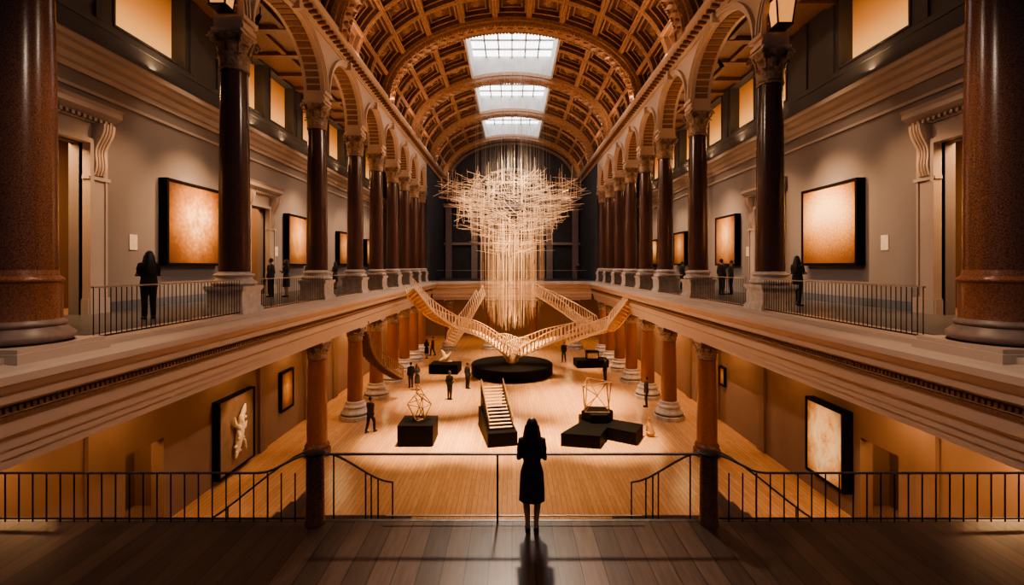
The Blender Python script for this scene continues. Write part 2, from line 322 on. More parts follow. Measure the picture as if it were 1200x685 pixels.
# ------------------------------------------------------------------ arcades
SP=15.55; TOP=18.2; HP=.31
def archz(y,yc,a,r): return SP+r*math.sqrt(max(0,1-((y-yc)/a)**2))
for s,sd in SIDES:
    w=MB(); x0,x1=s*8.0,s*8.85; av=MB(); so=MB(); YS=CY[s]
    w.box(x0,x1,YS[0]-.6,YS[0]+HP,15.15,TOP)
    for i,(ya,yb) in enumerate(zip(YS,YS[1:])):
        yc=(ya+yb)/2; a=(yb-ya)/2-HP; r=min(2.05,a*.98)
        w.box(x0,x1,yb-HP,yb+(HP if i<len(YS)-2 else .55),15.15,TOP)
        N=24; ys=[yc-a*math.cos(PI*k/N) for k in range(N+1)]
        for p,q in zip(ys,ys[1:]):
            zp,zq=archz(p,yc,a,r),archz(q,yc,a,r)
            w.quad((x0,p,zp),(x0,q,zq),(x0,q,TOP),(x0,p,TOP)); w.quad((x1,p,zp),(x1,q,zq),(x1,q,TOP),(x1,p,TOP)); w.quad((x0,p,zp),(x0,q,zq),(x1,q,zq),(x1,p,zp))
        for k in range(N):   # framed panels under the arch
            t0,t1=PI*(k+.12)/N,PI*(k+.88)/N
            g=lambda t,uu,o:(s*uu,yc-(a-o)*math.cos(t),SP+(r-o)*math.sin(t))
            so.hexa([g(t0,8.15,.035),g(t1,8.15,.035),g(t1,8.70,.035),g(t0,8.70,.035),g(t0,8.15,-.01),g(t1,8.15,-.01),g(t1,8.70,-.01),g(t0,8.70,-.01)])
        for (w0,w1,pr) in ((.0,.09,.05),(.09,.17,.10),(.17,.25,.14)):
            for k in range(N):
                def A(kk,o,xx):
                    t=PI*kk/N; return (xx,yc-(a+o)*math.cos(t),SP+(r+o)*math.sin(t))
                xa,xb=s*(8.0-pr),s*8.0
                av.hexa([A(k,w0,xa),A(k,w1,xa),A(k+1,w1,xa),A(k+1,w0,xa),A(k,w0,xb),A(k,w1,xb),A(k+1,w1,xb),A(k+1,w0,xb)])
        av.obox((s*7.88,yc,SP+r+.12),(.14,0,0),(0,.11,0),(0,0,.2))
    for yb in YS:
        av.box(s*7.9,s*8.0,yb-.40,yb+.40,15.42,15.56); av.box(s*7.93,s*8.0,yb-.37,yb+.37,15.15,15.28)
    wo=struct(w.build('wall_arcade_'+sd,M['stone']),f'round arched stone arcade above the {sd} columns','wall')
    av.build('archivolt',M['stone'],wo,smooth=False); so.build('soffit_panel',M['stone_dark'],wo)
    prof=[(8.4,17.8),(7.95,17.8),(7.95,17.88),(7.88,17.92),(7.88,18.0),(7.7,18.06),(7.5,18.12),(7.42,18.2),(7.42,18.32),(7.5,18.36),(8.4,18.38)]
    c=struct(MB().prism_y(prof,7.5,56,s).build(f'trim_{tn}',M['stone']),f'upper cornice where the vault springs on the {sd} side','trim'); tn+=1
    d=MB(); y=8
    while y<55.5: d.box(s*7.56,s*7.9,y,y+.14,17.95,18.06); y+=.42
    d.build('modillion_row',M['stone_dark'],c)
# ------------------------------------------------------------------ vault
VA,VB,VZ=7.8,4.8,18.2
def VPt(t,y,d): return V((-(VA+d)*math.cos(t),y,VZ+(VB+d)*math.sin(t)))
RIB=[12.9,21.05,29.2,37.35,45.8,54.6]; SKT=math.acos(2.95/VA)
v=MB()
def coffer(t0,t1,y0,y1):
    tc,yc=(t0+t1)/2,(y0+y1)/2; ht,hy=(t1-t0)/2,(y1-y0)/2
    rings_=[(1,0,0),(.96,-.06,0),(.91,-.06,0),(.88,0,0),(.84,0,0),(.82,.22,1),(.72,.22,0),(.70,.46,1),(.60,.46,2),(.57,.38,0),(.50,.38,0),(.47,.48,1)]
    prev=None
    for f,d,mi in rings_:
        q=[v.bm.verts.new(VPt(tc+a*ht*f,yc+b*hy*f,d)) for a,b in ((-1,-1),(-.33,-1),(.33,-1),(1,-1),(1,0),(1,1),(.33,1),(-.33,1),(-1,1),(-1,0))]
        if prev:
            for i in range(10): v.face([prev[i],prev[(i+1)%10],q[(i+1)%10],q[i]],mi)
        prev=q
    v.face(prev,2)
    tip=v.bm.verts.new(VPt(tc,yc,.18))
    q=[]
    for k in range(16):
        a=2*PI*k/16; rr=.34 if k%2 else .20; q.append(v.bm.verts.new(VPt(tc+ht*rr*math.cos(a),yc+hy*rr*math.sin(a),.43)))
    for i in range(16): v.face([q[i],q[(i+1)%16],tip],0)
rows=[(SKT*i/4,SKT*(i+1)/4) for i in range(4)]; rows+= [(PI-b,PI-a) for a,b in rows]
mid=[(SKT+(PI-2*SKT)*i/3,SKT+(PI-2*SKT)*(i+1)/3) for i in range(3)]
for bi,(ra,rb) in enumerate(zip(RIB,RIB[1:])):
    y0,y1=ra+.5,rb-.5; n=3
    for j in range(n):
        a,b2=y0+(y1-y0)*j/n,y0+(y1-y0)*(j+1)/n
        for t0,t1 in rows+(mid if bi<2 else []): coffer(t0,t1,a,b2)
for y0,y1 in [(54.6,56.0)]:
    for t0,t1 in rows+mid: v.quad(VPt(t0,y0,0),VPt(t1,y0,0),VPt(t1,y1,0),VPt(t0,y1,0),1)
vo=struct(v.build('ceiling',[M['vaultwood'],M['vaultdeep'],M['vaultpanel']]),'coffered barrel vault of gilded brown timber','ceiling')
rb_=MB(); N=56
for ry in RIB:
    for (h,d0) in ((.66,-.20),(.55,-.40),(.36,-.33)):
        for k in range(N):
            t0,t1=PI*k/N,PI*(k+1)/N
            rb_.hexa([VPt(t0,ry-h,d0),VPt(t1,ry-h,d0),VPt(t1,ry+h,d0),VPt(t0,ry+h,d0),VPt(t0,ry-h,.05),VPt(t1,ry-h,.05),VPt(t1,ry+h,.05),VPt(t0,ry+h,.05)])
    for k in range(0,N*2):
        t=PI*(k+.5)/(N*2)
        for dy in (-.45,.45): rb_.obox(VPt(t,ry+dy,-.43),(.06,0,0),(0,.06,0),(0,0,.05))
        if k%3==1: rb_.obox(VPt(t,ry,-.43),(.16,0,0),(0,.2,0),(0,0,.06))
rb_.build('transverse_rib',M['vaultwood'],vo)
for i,(ra,rb) in enumerate(list(zip(RIB,RIB[1:]))[2:]):
    y0,y1=ra+.5,rb-.5; zc=VZ+VB*math.sin(SKT)
    w=MB(); H=24.3
    for sx in (-1,1): w.box(sx*2.95,sx*3.1,y0,y1,zc-.12,H)
    prf=[(-2.95,zc-.1)]+[(-VA*math.cos(SKT+(PI-2*SKT)*k/8),VZ+VB*math.sin(SKT+(PI-2*SKT)*k/8)-.1) for k in range(9)]+[(2.95,zc-.1),(2.95,H),(-2.95,H)]
    w.prism([(x,y0-.02,z) for x,z in prf],[(x,y0+.1,z) for x,z in prf]); w.prism([(x,y1-.1,z) for x,z in prf],[(x,y1+.02,z) for x,z in prf])
    wn+=1
    so=struct(w.build(f'window_{wn}',M['wellwall']),f'{["nearest","middle","farthest"][i]} rectangular skylight in the crown of the vault','window')
    MB().box(-2.95,2.95,y0+.1,y1-.1,H-.05,H).build('glass_panel',M['skyglass'],so)
    g=MB()
    for k in range(1,6): g.box(-2.95+5.9*k/6-.05,-2.95+5.9*k/6+.05,y0+.1,y1-.1,H-.2,H-.06)
    for k in range(1,5): yy=y0+(y1-y0)*k/5; g.box(-2.94,2.94,yy-.05,yy+.05,H-.18,H-.06)
    g.build('glazing_bars',M['bars'],so)
# ------------------------------------------------------------------ columns
def tor(r,z0,z1,b,n=6): return [(r+b*math.sin(PI*k/n),z0+(z1-z0)*k/n) for k in range(n+1)]
def capital(r,h):
    c=MB(); c.lathe([(r*1.0,0),(r*1.1,.03*h),(r*1.1,.06*h),(r*.98,.09*h),(r*.98,.45*h),(r*1.08,.7*h),(r*1.3,.86*h),(r*1.34,.88*h)],24)
    for row,(z0,H,ph,out) in enumerate(((.08*h,.40*h,0,.42),(.10*h,.66*h,PI/8,.50))):
        for k in range(8):
            an=ph+PI*k/4; P=[]
            for i in range(7):
                q=i/6; w=.36*(1-.45*q*q)*(1 if i<6 else .5); rad=r*(1.03+.05*row)+r*out*(q**3)
                z=z0+H*(q if q<.85 else .85-(q-.85)*.9); P.append([c.bm.verts.new(((rad-abs(m)*.05*r)*math.cos(an+m*w),(rad-abs(m)*.05*r)*math.sin(an+m*w),z)) for m in (-1,0,1)])
            for A,B in zip(P,P[1:]):
                for m in (0,1): c.face([A[m],A[m+1],B[m+1],B[m]])
    for k in range(4):
        an=PI/4+PI*k/2; d=V((math.cos(an),math.sin(an),0)); sp=[]
        for i in range(22):
            t=i/21*3.2*PI; rr=.16*h*(1-i/26); sp.append(d*(r*1.42+rr*math.cos(t))+V((0,0,.76*h+rr*math.sin(t))))
        c.tube(sp,.035*h,6); c.tube([d*r*1.02+V((0,0,.42*h)),d*r*1.15+V((0,0,.66*h)),d*r*1.42+V((0,0,.9*h))],.05*h,6)
    return c
def abacus(r,h):
    c=MB()
    for z0,z1,ex in ((.87*h,.93*h,1.28),(.93*h,1.0*h,1.36)):
        poly=[]
        for k in range(4):
            an=PI/4+PI*k/2; a2=an+PI/2; p=V((math.cos(an),math.sin(an)))*r*ex*1.28; q=V((math.cos(a2),math.sin(a2)))*r*ex*1.28
            for i in range(6):
                t=.04+i/5*.92; m=p.lerp(q,t); m*=1-.16*math.sin(PI*t); poly.append((m.x,m.y))
        c.prism_z(poly,z0,z1)
    return c
def add_capital(parent,r,h,z):
    co=capital(r,h).build('capital',M['capital'],parent,True); co.location=(0,0,z)
    abacus(r,h).build('abacus',M['stone'],co)
def pedestal(h,w):
    p=MB().box(-w,w,-w,w,.14,h-.1); p.box(-w-.06,w+.06,-w-.06,w+.06,0,.14); p.box(-w-.03,w+.03,-w-.03,w+.03,.14,.19)
    p.box(-w-.03,w+.03,-w-.03,w+.03,h-.15,h-.1); p.box(-w-.06,w+.06,-w-.06,w+.06,h-.1,h); return p
def base_prof(r,z0,h): return [(r*1.38,z0)]+tor(r*1.25,z0,z0+.4*h,.09,7)+[(r*1.2,z0+.42*h),(r*1.12,z0+.55*h),(r*1.18,z0+.66*h)]+tor(r*1.16,z0+.66*h,z0+.88*h,.06,6)+[(r*1.06,z0+.9*h),(r*1.06,z0+.97*h),(r*1.0,z0+h)]
def shaft_prof(r,z0,z1):
    n=10; return [(r*(1-.14*(k/n)**1.8),z0+(z1-z0)*k/n) for k in range(n+1)]+[(r*.93,z1-.001)]
G='polished granite columns of the upper gallery'
up=thing('column','x','column',(0,0,0),0,G)
pedestal(.82,.52).build('pedestal',M['marble'],up)
MB().lathe(base_prof(.43,.82,.42),32).build('base',M['marble'],up,True)
MB().lathe(shaft_prof(.43,1.22,7.24),32).build('shaft',M['granite_dark'],up,True)
add_capital(up,.38,1.18,7.25)
first=True
for s,sd in SIDES:
    for i,y in enumerate(CY[s][1:],1):
        o=up if first else dup(up); first=False
        o.location=(s*U,y,GF); tag(o,f'dark polished granite column on a pale pedestal, {ORD[i]} from the front along the {sd} gallery')
nr=thing('column','x','column',(-8.4,8.14,6.34),0,G)
MB().box(-.84,.84,-.84,.84,0,.40).box(-.79,.79,-.79,.79,.40,.47).build('plinth',M['stone'],nr)
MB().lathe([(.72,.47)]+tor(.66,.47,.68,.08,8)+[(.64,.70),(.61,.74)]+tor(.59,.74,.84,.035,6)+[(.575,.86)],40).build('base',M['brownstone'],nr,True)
MB().lathe([(.575,.85),(.56,.90),(.56,1.44),(.575,1.48)]+tor(.55,1.48,1.58,.035,6)+[(.52,1.6),(.50,1.7)],40).build('drum',M['granite'],nr,True)
MB().lathe(shaft_prof(.50,1.68,7.61),40).build('shaft',M['granite_mid'],nr,True)
add_capital(nr,.42,1.18,7.61)
tag(nr,'massive reddish granite column filling the left edge of the view'); n2=dup(nr); n2.location=(8.4,8.2,6.34); tag(n2,'massive reddish granite column filling the right edge of the view')
G='red granite columns of the lower hall'
lo=thing('column','x','column',(0,0,0),0,G)
p=MB(); p.lathe([(.82,0),(.82,.2),(.78,.24)],8,ph=PI/8); p.build('plinth',M['marble'],lo)
MB().lathe([(.74,.24)]+tor(.66,.24,.46,.08)+[(.6,.5),(.56,.6)]+tor(.54,.6,.76,.06)+[(.5,.8),(.5,.92),(.44,.96)],32).build('base',M['marble'],lo,True)
MB().lathe(shaft_prof(.41,.95,4.12),32).build('shaft',M['granite'],lo,True)
add_capital(lo,.36,.78,4.12)
ln=thing('column','x','column',(-U,COLL[2],0),0,G)
MB().lathe([(.56,0),(.56,.25),(.5,.32)]+tor(.46,.32,.5,.05)+[(.44,.55)],32).build('base',M['granite_mid'],ln,True)
MB().lathe(shaft_prof(.42,.55,4.12),32).build('shaft',M['granite'],ln,True)
add_capital(ln,.36,.78,4.12)
first=True
for s,sd in SIDES:
    for i,y in enumerate(COLL[2:]):
        if i==0: o=ln if s<0 else dup(ln)
        else:
            o=lo if first else dup(lo); first=False
        o.location=(s*U,y,0); tag(o,f'red granite column holding up the gallery, {ORD[i]} from the front on the {sd} of the hall floor')
for x,l in ((-6.2,'far left'),(-2.1,'inner left'),(2.1,'inner right'),(6.2,'far right')):
    o=dup(lo); o.location=(x,47.0,0); tag(o,f'red granite column under the far cross balcony, {l} of four')
# ------------------------------------------------------------------ railings
def bal_mesh(h,r): return MB().tube([(0,0,0),(0,0,h)],r,6).mesh('baluster',M['iron'])
bm1=bal_mesh(.94,.009)
for s,sd in SIDES:
    for i,(a,b2) in enumerate(zip(CY[s],CY[s][1:])):
        y0,y1=a+(.86 if i==0 else .59),b2-.59
        t=thing('gallery_railing',f'slim iron balustrade between the {ORD[i]} and {ORD[i+1]} columns of the {sd} gallery','railing',(s*7.9,(y0+y1)/2,GF),0,'iron gallery balustrades')
        L=(y1-y0)/2
        MB().box(-.03,.03,-L,L,.99,1.02).build('handrail',M['rail'],t); MB().box(-.015,.015,-L,L,.05,.08).build('bottom_rail',M['iron'],t)
        n=max(6,int((y1-y0)/.13))
        for k in range(n+1): link('baluster',bm1,t,(0,-L+.02+(2*L-.04)*k/n,.06))
t=thing('gallery_railing','long iron balustrade across the far balcony','railing',(0,46.2,GF))
MB().box(-7.3,7.3,-.035,.035,.99,1.03).build('handrail',M['rail'],t); MB().box(-7.3,7.3,-.015,.015,.05,.08).build('bottom_rail',M['iron'],t)
for k in range(74): link('baluster',bm1,t,(-7.28+14.56*k/73,0,.06))
RY=7.27
t=thing('glass_balustrade','frameless glass balustrade with thin steel rail in front of the standing woman','balustrade',(0,RY,PF))
MB().box(-2.85,2.85,-.022,.022,1.035,1.06).build('handrail',M['steel'],t)
MB().box(-1.92,1.98,-.010,.010,.105,.118).build('edge_strip',M['rail'],t)
MB().box(-.235,-.205,-.02,.02,0,1.035).build('post',M['iron'],t)
for a,b2 in ((-2.83,-.24),(-.20,2.83)): MB().box(a,b2,-.006,.006,.002,1.03).build('glass_pane',M['glass'],t)
bm2=bal_mesh(.74,.011)
for s,sd in SIDES:
    t=thing('newel_column',f'short round red granite newel at the {sd} end of the glass balustrade','newel',(s*2.985,RY-.02,PF))
    sf=MB().lathe([(.145,0),(.145,.05),(.135,.08),(.130,1.0),(.138,1.02),(.138,1.06)],24).build('shaft',M['granite_mid'],t,True)
    MB().lathe([(.15,1.06),(.15,1.08),(.12,1.09)],24).build('cap',M['iron'],sf,True)
    t=thing('landing_railing',f'black iron landing balustrade on the {sd} of the glass section','railing',(s*3.24,RY,PF))
    MB().tube([(s*7.4,0,.76),(s*.62,0,.76),(s*.50,0,.775),(s*.40,0,.81),(s*.05,0,.985),(-s*.05,0,1.02),(-s*.10,0,1.025)],.018,8).build('handrail',M['steel'],t)
    MB().box(-s*.09,s*7.4,-.012,.012,.06,.08).build('bottom_rail',M['iron'],t)
    for k in range(34): link('baluster',bm2,t,(s*(.06+k*.21),0,.02))
    t=thing('stair_railing',f'short descending stair handrail just inside the {sd} newel','railing',(s*3.0,7.42,3.0))
    def f(q):
        e=q*q*(3-2*q)*.45+q*.55; return V((s*-1*.85*q,1.18*q,2.24-1.02*e))
    MB().tube([f(k/8) for k in range(9)],.018,8).build('handrail',M['steel'],t)
    for q in (.18,.6,.68,.78,1): MB().tube([f(q),(f(q).x,f(q).y,max(.05,1.15-1.0*q))],.013,6).build('post',M['iron'],t)
    t=thing('stair_railing',f'long handrail dropping outwards behind the {sd} landing balustrade','railing',(s*3.2,7.6,3.0))
    def f(q):
        e=q*q*(3-2*q)*.4+q*.6; return V((s*2.0*q,.1*q,2.2-1.35*e))
    MB().tube([f(k/8) for k in range(9)],.016,8).build('handrail',M['steel'],t)
    for q in (.35,.68,.98): MB().tube([f(q),(f(q).x,f(q).y,f(q).z-.95)],.011,6).build('post',M['iron'],t)
    st=MB()
    for k in range(6):
        st.obox((s*(3.5-.12*k),7.58+.2*k,PF-.1-.19*(k+1)),(.55,0,0),(0,.14,0),(0,0,.1))
    for k in range(8): st.obox((s*(3.65+.26*k),8.15,PF-.12-.19*(k+1)),(.14,0,0),(0,.6,0),(0,0,.1))
    st.box(s*2.1,s*4.2,8.85,10,2.6,2.9); st.box(s*2.9,s*3.4,9.1,9.6,0,2.6)
    struct(st.build('stair_flight_'+sd,M['darkplank']),f'short stair flight dropping from the landing on the {sd}','stairs')
# ------------------------------------------------------------------ paintings
def painting(s,y0,y1,z0,z1,mc,label,u=WU,th=.28,fr=.10,group=None,name='painting',cat='painting',canvas='canvas'):
    t=thing(name,label,cat,(s*u,(y0+y1)/2,z0),0,group)
    f=MB(); f.box(s*(u-th+.02),s*(u-.001),y0+.02,y1-.02,z0+.02,z1-.02)
    for q in ((y0,y0+fr,z0,z1),(y1-fr,y1,z0,z1),(y0+fr,y1-fr,z0,z0+fr),(y0+fr,y1-fr,z1-fr,z1)): f.box(s*(u-th-.03),s*(u-.002),*q)
    f.build('frame',M['black'],t,world=True)
    MB().box(s*(u-th),s*(u-th+.015),y0+fr,y1-fr,z0+fr,z1-fr).build(canvas,mc,t,world=True)
    return t
for s,sd,mc,l in ((-1,'left',M['canvasA'],'large speckled gold-brown painting with a pale swirling centre'),(1,'right',M['canvasB'],'large painting, pale glowing above and dark amber below')):
    painting(s,16.9,20.15,8.13,11.25,mc,l+f', nearest on the {sd} wall')
    painting(s,26.1,28.7,8.15,11.0,M['canvasC'],f'gold mottled painting beyond the second doorway on the {sd} wall')
    painting(s,33.8,36.1,8.2,10.6,M['canvasC'],f'third painting along the {sd} gallery wall, half hidden by columns')
    painting(s,40.2,42.4,8.2,10.4,M['canvasB'],f'farthest small painting on the {sd} gallery wall')
    for j,(yy,l) in enumerate(((15.75 if s<0 else 16.0,'beside the big painting'),(25.3,'just before the gold painting'))):
        tag(MB().box(s*(WU-.03),s*(WU-.001),yy-.16,yy+.16,8.65,9.15).build('wall_label',M['white']),f'small cream wall label {l} on the {sd} gallery wall','label')
painting(-1,13.3,14.0,8.0,9.5,M['canvasC'],'small amber picture seen through the tall left doorway',u=15.0,th=.08,fr=.05)
painting(-1,22.5,23.8,1.2,3.1,M['canvasC'],'narrow orange picture on the lower left wall beyond the pale relief',u=LU,th=.12)
painting(1,15.4,17.4,.75,3.4,M['lightart'],'glowing amber and cream marbled light panel on the lower right wall',u=LU,th=.3,name='light_panel',cat='light panel')
painting(1,24.5,25.2,1.9,2.9,M['canvasC'],'tiny picture on the lower right wall behind the columns',u=LU,th=.08)
rp=thing('relief_panel','tall tan brown panel with a pale broken plaster figure on lower left wall','relief',(-LU,18.7,.25))
MB().box(-LU+.001,-LU+.22,17.6,19.9,.25,3.05).build('back_panel',M['darkpanel'],rp,world=True)
f=MB()
for q in ((17.52,17.6,.2,3.1),(19.9,19.98,.2,3.1),(17.6,19.9,.2,.25),(17.6,19.9,3.05,3.1)): f.box(-LU+.001,-LU+.27,*q)
f.build('frame',M['black'],rp,world=True)
def limb(mb,pts,n=10):
    P=[V(p) for p,_ in pts]; r=[q for _,q in pts]
    t0=(P[1]-P[0]).normalized(); t1=(P[-1]-P[-2]).normalized()
    pts2=[P[0]-t0*r[0]*.9,P[0]-t0*r[0]*.55]+P+[P[-1]+t1*r[-1]*.55,P[-1]+t1*r[-1]*.9]; rr=[r[0]*.35,r[0]*.8]+r+[r[-1]*.8,r[-1]*.35]
    mb.tube(pts2,rr,n)
def rings(mb,R,n=18):
    Q=[[mb.bm.verts.new((cx+rx*math.cos(2*PI*k/n),cy+ry*math.sin(2*PI*k/n),z)) for k in range(n)] for cx,cy,z,rx,ry in R]
    for a,b2 in zip(Q,Q[1:]):
        for k in range(n): mb.face([a[k],a[(k+1)%n],b2[(k+1)%n],b2[k]])
    mb.face(Q[0][::-1]); mb.face(Q[-1])
def remesh(mb,name,m,vox,sm=4):
    bmesh.ops.recalc_face_normals(mb.bm,faces=mb.bm.faces[:])
    me=bpy.data.meshes.new('t'); mb.bm.to_mesh(me); mb.bm.free(); ob=bpy.data.objects.new('t',me); C.objects.link(ob)
    r=ob.modifiers.new('r','REMESH'); r.mode='VOXEL'; r.voxel_size=vox; r.use_smooth_shade=True
    if sm:
        q=ob.modifiers.new('s','SMOOTH'); q.factor=.5; q.iterations=sm
    dg=bpy.context.evaluated_depsgraph_get(); dg.update()
    out=bpy.data.meshes.new_from_object(ob.evaluated_get(dg)); out.name=name; out.materials.clear(); out.materials.append(m)
    bpy.data.objects.remove(ob); bpy.data.meshes.remove(me); return out
g=MB()
limb(g,[((0,-.28,-.05),.05),((0,-.14,.30),.11),((0,-.02,.70),.15),((0,.10,1.10),.14),((0,.06,1.42),.09)])
limb(g,[((0,.08,1.36),.08),((0,.24,1.58),.10),((0,.36,1.82),.04)]); limb(g,[((0,-.05,1.0),.10),((0,-.30,1.20),.08),((0,-.36,1.48),.04)])
limb(g,[((0,.02,.6),.10),((0,.28,.40),.08),((0,.42,.05),.04)]); limb(g,[((0,.08,1.0),.09),((0,.34,.92),.07),((0,.46,1.12),.035)])
for k in range(30):
    z=random.uniform(.1,1.5); cy=-.22+.32*min(1,z/1.1); g.ball((random.uniform(-.05,.12),cy+random.uniform(-.17,.17),z),random.uniform(.035,.075),u=6,v=4)
link('figure',remesh(g,'figure',M['plaster_fig'],.025,1),rp,(.36,0,.55))
# ------------------------------------------------------------------ people
def make_person(label,arms='down',legs='stand',dress=False,longhair=False,top=0,bot=0,loc=(0,0,0),rz=0,sc=1,vox=.009,flare=1.0):
    root=thing('person',label,'person',loc,rz); root.scale=(sc,sc,sc)
    sh=.175 if not dress else .155
    A={}
    for q in (-1,1):
        S0=V((q*sh,0,1.385))
        if arms=='down': E=V((q*(sh+.05),-.03,1.11)); W=V((q*(sh+.05),.05,.87))
        elif arms=='phone': E=V((q*(sh+.045),.03,1.10)); W=V((q*.05,.19,1.21))
        elif arms=='folded': E=V((q*(sh+.07),.03,1.12)); W=V((q*-.02,.19,1.15+q*.02))
        elif arms=='hip': E=V((q*(sh+.16),-.05,1.14)) if q>0 else V((q*(sh+.05),-.03,1.11)); W=V((q*.19,.02,1.0)) if q>0 else V((q*(sh+.05),.05,.87))
        elif arms=='swing': E=V((q*(sh+.05),-q*.08,1.12)); W=V((q*(sh+.04),-q*.10+.08,.89))
        A[q]=(S0,E,W)
    Lg={}
    for q in (-1,1):
        if legs=='stand': Lg[q]=(V((q*.085,0,.9)),V((q*.09,.015,.49)),V((q*(.09 if not dress else .06),-.02,.085)))
        else: Lg[q]=(V((q*.08,0,.9)),V((q*.085,.05+q*.12,.50)),V((q*.085,-.02+q*.20,.085 if q>0 else .12)))
    b=MB(); hw=.9 if dress else 1
    tr=[(0,0,.84,.13,.09),(0,-.01,.92,.165,.115),(0,0,1.07,.125*hw,.09),(0,.01,1.24,.155*hw,.11),(0,0,1.34,.17*hw,.1),(0,-.01,1.41,.12*hw,.075),(0,-.01,1.45,.065,.06)]
    rings(b,tr); limb(b,[((0,-.015,1.42),.055),((0,.0,1.53),.05)])
    b.ball((0,.005,1.615),(.074,.093,.108)); b.ball((0,.045,1.555),(.05,.05,.05)); limb(b,[((0,.092,1.625),.010),((0,.108,1.598),.014)],8)
    for q in (-1,1):
        b.ball((q*.076,-.005,1.605),(.012,.02,.03),u=8,v=6)
        S0,E,W=A[q]; limb(b,[(S0-V((q*.05,0,0)),.055),(S0,.052),(S0.lerp(E,.5),.044),(E,.036),(E.lerp(W,.35),.037),(W,.024)])
        d=(W-E).normalized(); inn=V((-q,0,0)); sd=d.cross(inn)
        if sd.length<.3: sd=d.cross(V((0,0,1)))
        sd.normalize(); nm=sd.cross(d).normalized(); nm=nm if nm.dot(inn)>0 else -nm
        fw=sd if (sd.y>0 or abs(sd.y)<.1 and sd.z>0) else -sd
        for j,(o2,ln_) in enumerate(((.030,.070),(.010,.080),(-.010,.074),(-.029,.058))):
            k0=W+d*.085+fw*o2; limb(b,[(W+fw*o2*.6,.013),(k0,.012)],7)
            limb(b,[(k0,.0095),(k0+d*ln_*.5+nm*.008,.009),(k0+d*ln_*.85+nm*.03,.0075)],7)
        limb(b,[(W+d*.02+fw*.02,.013),(W+d*.055+fw*.045+nm*.01,.011),(W+d*.09+fw*.052+nm*.02,.009)],7)
        H,K,N=Lg[q]; limb(b,[(H,.088),(H.lerp(K,.5),.072),(K,.052),(K.lerp(N,.3)+V((0,-.012,0)),.053),(N,.034)],12)
        limb(b,[(N+V((0,-.03,-.04)),.036),(N+V((q*.01,.08,-.05)),.036),(N+V((q*.015,.16,-.06)),.026)],8)
    bo=link('body',remesh(b,'body',M['skin'],vox),root)
    e=MB()
    for q in (-1,1): e.ball((q*.03,.085,1.628),.011,u=8,v=6)
    e.build('eyes',M['eye'],bo,True); MB().ball((0,.092,1.568),(.022,.008,.007),u=8,v=6).build('mouth',M['lip'],bo,True)
    h=MB(); h.ball((0,-.022,1.64),(.089,.094,.098))
    if longhair:
        rings(h,[(0,-.11,1.10,.05,.02),(0,-.115,1.14,.085,.032),(0,-.11,1.22,.112,.042),(0,-.10,1.34,.122,.052),(0,-.075,1.46,.115,.07),(0,-.045,1.56,.102,.088),(0,-.03,1.64,.090,.088)])
        for q in (-1,1): limb(h,[((q*.085,-.02,1.60),.03),((q*.105,.0,1.46),.035),((q*.11,.02,1.32),.028),((q*.09,.04,1.2),.014)],8)
    link('hair',remesh(h,'hair',M['hair'],.012,2),root)
    c=MB()
    for q in (-1,1):
        S0,E,W=A[q]; limb(c,[(S0-V((q*.06,0,0)),.064),(S0,.062),(S0.lerp(E,.5),.055),(E,.046),(E.lerp(W,.5),.042),(E.lerp(W,.88),.035)])
    if dress:
        R=[(0,-.005,.47,.195*flare,.145*flare),(0,-.005,.50,.197*flare,.147*flare),(0,-.005,.70,.190*(1+flare)/2,.142*(1+flare)/2),(0,-.01,.90,.178,.135),(0,0,1.06,.130,.102),(0,.008,1.24,.158,.125),(0,0,1.34,.168,.115),(0,-.01,1.42,.115,.085),(0,-.01,1.445,.075,.068)]
        rings(c,R,28)
        for k in range(12):
            a=2*PI*k/12+.2; limb(c,[((.13*math.cos(a),.09*math.sin(a),.95),.02),((.185*flare*math.cos(a),.135*flare*math.sin(a)-.005,.485),.022)],6)
        link('dress',remesh(c,'dress',M['dress'],.012,3),root)
    else:
        rings(c,[(0,0,.80,.19,.13),(0,0,.92,.192,.138),(0,0,1.07,.168,.122),(0,.01,1.24,.185,.135),(0,0,1.34,.19,.122),(0,-.01,1.42,.14,.095),(0,-.01,1.46,.08,.075)],24)
        link('jacket',remesh(c,'jacket',CL[top],.014,3),root)
        k=MB(); rings(k,[(0,0,.80,.165,.115),(0,0,.95,.175,.122),(0,0,1.0,.16,.115)])
        for q in (-1,1):
            H,K,N=Lg[q]; limb(k,[(H,.102),(H.lerp(K,.5),.088),(K,.072),(K.lerp(N,.5),.066),(N+V((0,0,.03)),.060)],12)
        link('trousers',remesh(k,'trousers',CL[bot],.014,2),root)
    k=MB()
    for q in (-1,1):
        N=Lg[q][2]; limb(k,[(N+V((0,-.04,-.045)),.040),(N+V((q*.01,.08,-.05)),.041),(N+V((q*.015,.17,-.06)),.030)],8)
    link('shoes',remesh(k,'shoes',CL[0],.011,1),root)
    return root
make_person('woman in black knee-length dress with long dark hair at the glass balustrade, seen from behind',arms='phone',dress=True,longhair=True,loc=(.295,7.06,PF),rz=-.03,sc=.965,vox=.007,flare=1.0)
T1=make_person('x',arms='down',loc=(-11.0,21.8,GF),rz=1.5,sc=1.03,top=0,bot=0,longhair=False)
T2=make_person('x',arms='folded',dress=True,longhair=True,loc=(-10.4,22.0,GF),rz=1.7)
T3=make_person('x',arms='swing',legs='walk',loc=(-6.9,23.3,0),rz=-.4,sc=1.02,top=2,bot=0)
T4=make_person('x',arms='hip',loc=(-11.1,26.0,GF),rz=1.5,top=1,bot=2)
T5=make_person('x',arms='folded',loc=(-9.65,12.7,GF),rz=.9,sc=1.05,top=0,bot=0,longhair=True)
tag(T5,'long-haired person in black on the left gallery near the big gold-brown painting')
tag(T1,'person in black with arms down, left of the pair by the smaller left doorway'); tag(T2,'person in dark dress, arms folded, right of the pair by the smaller left doorway')
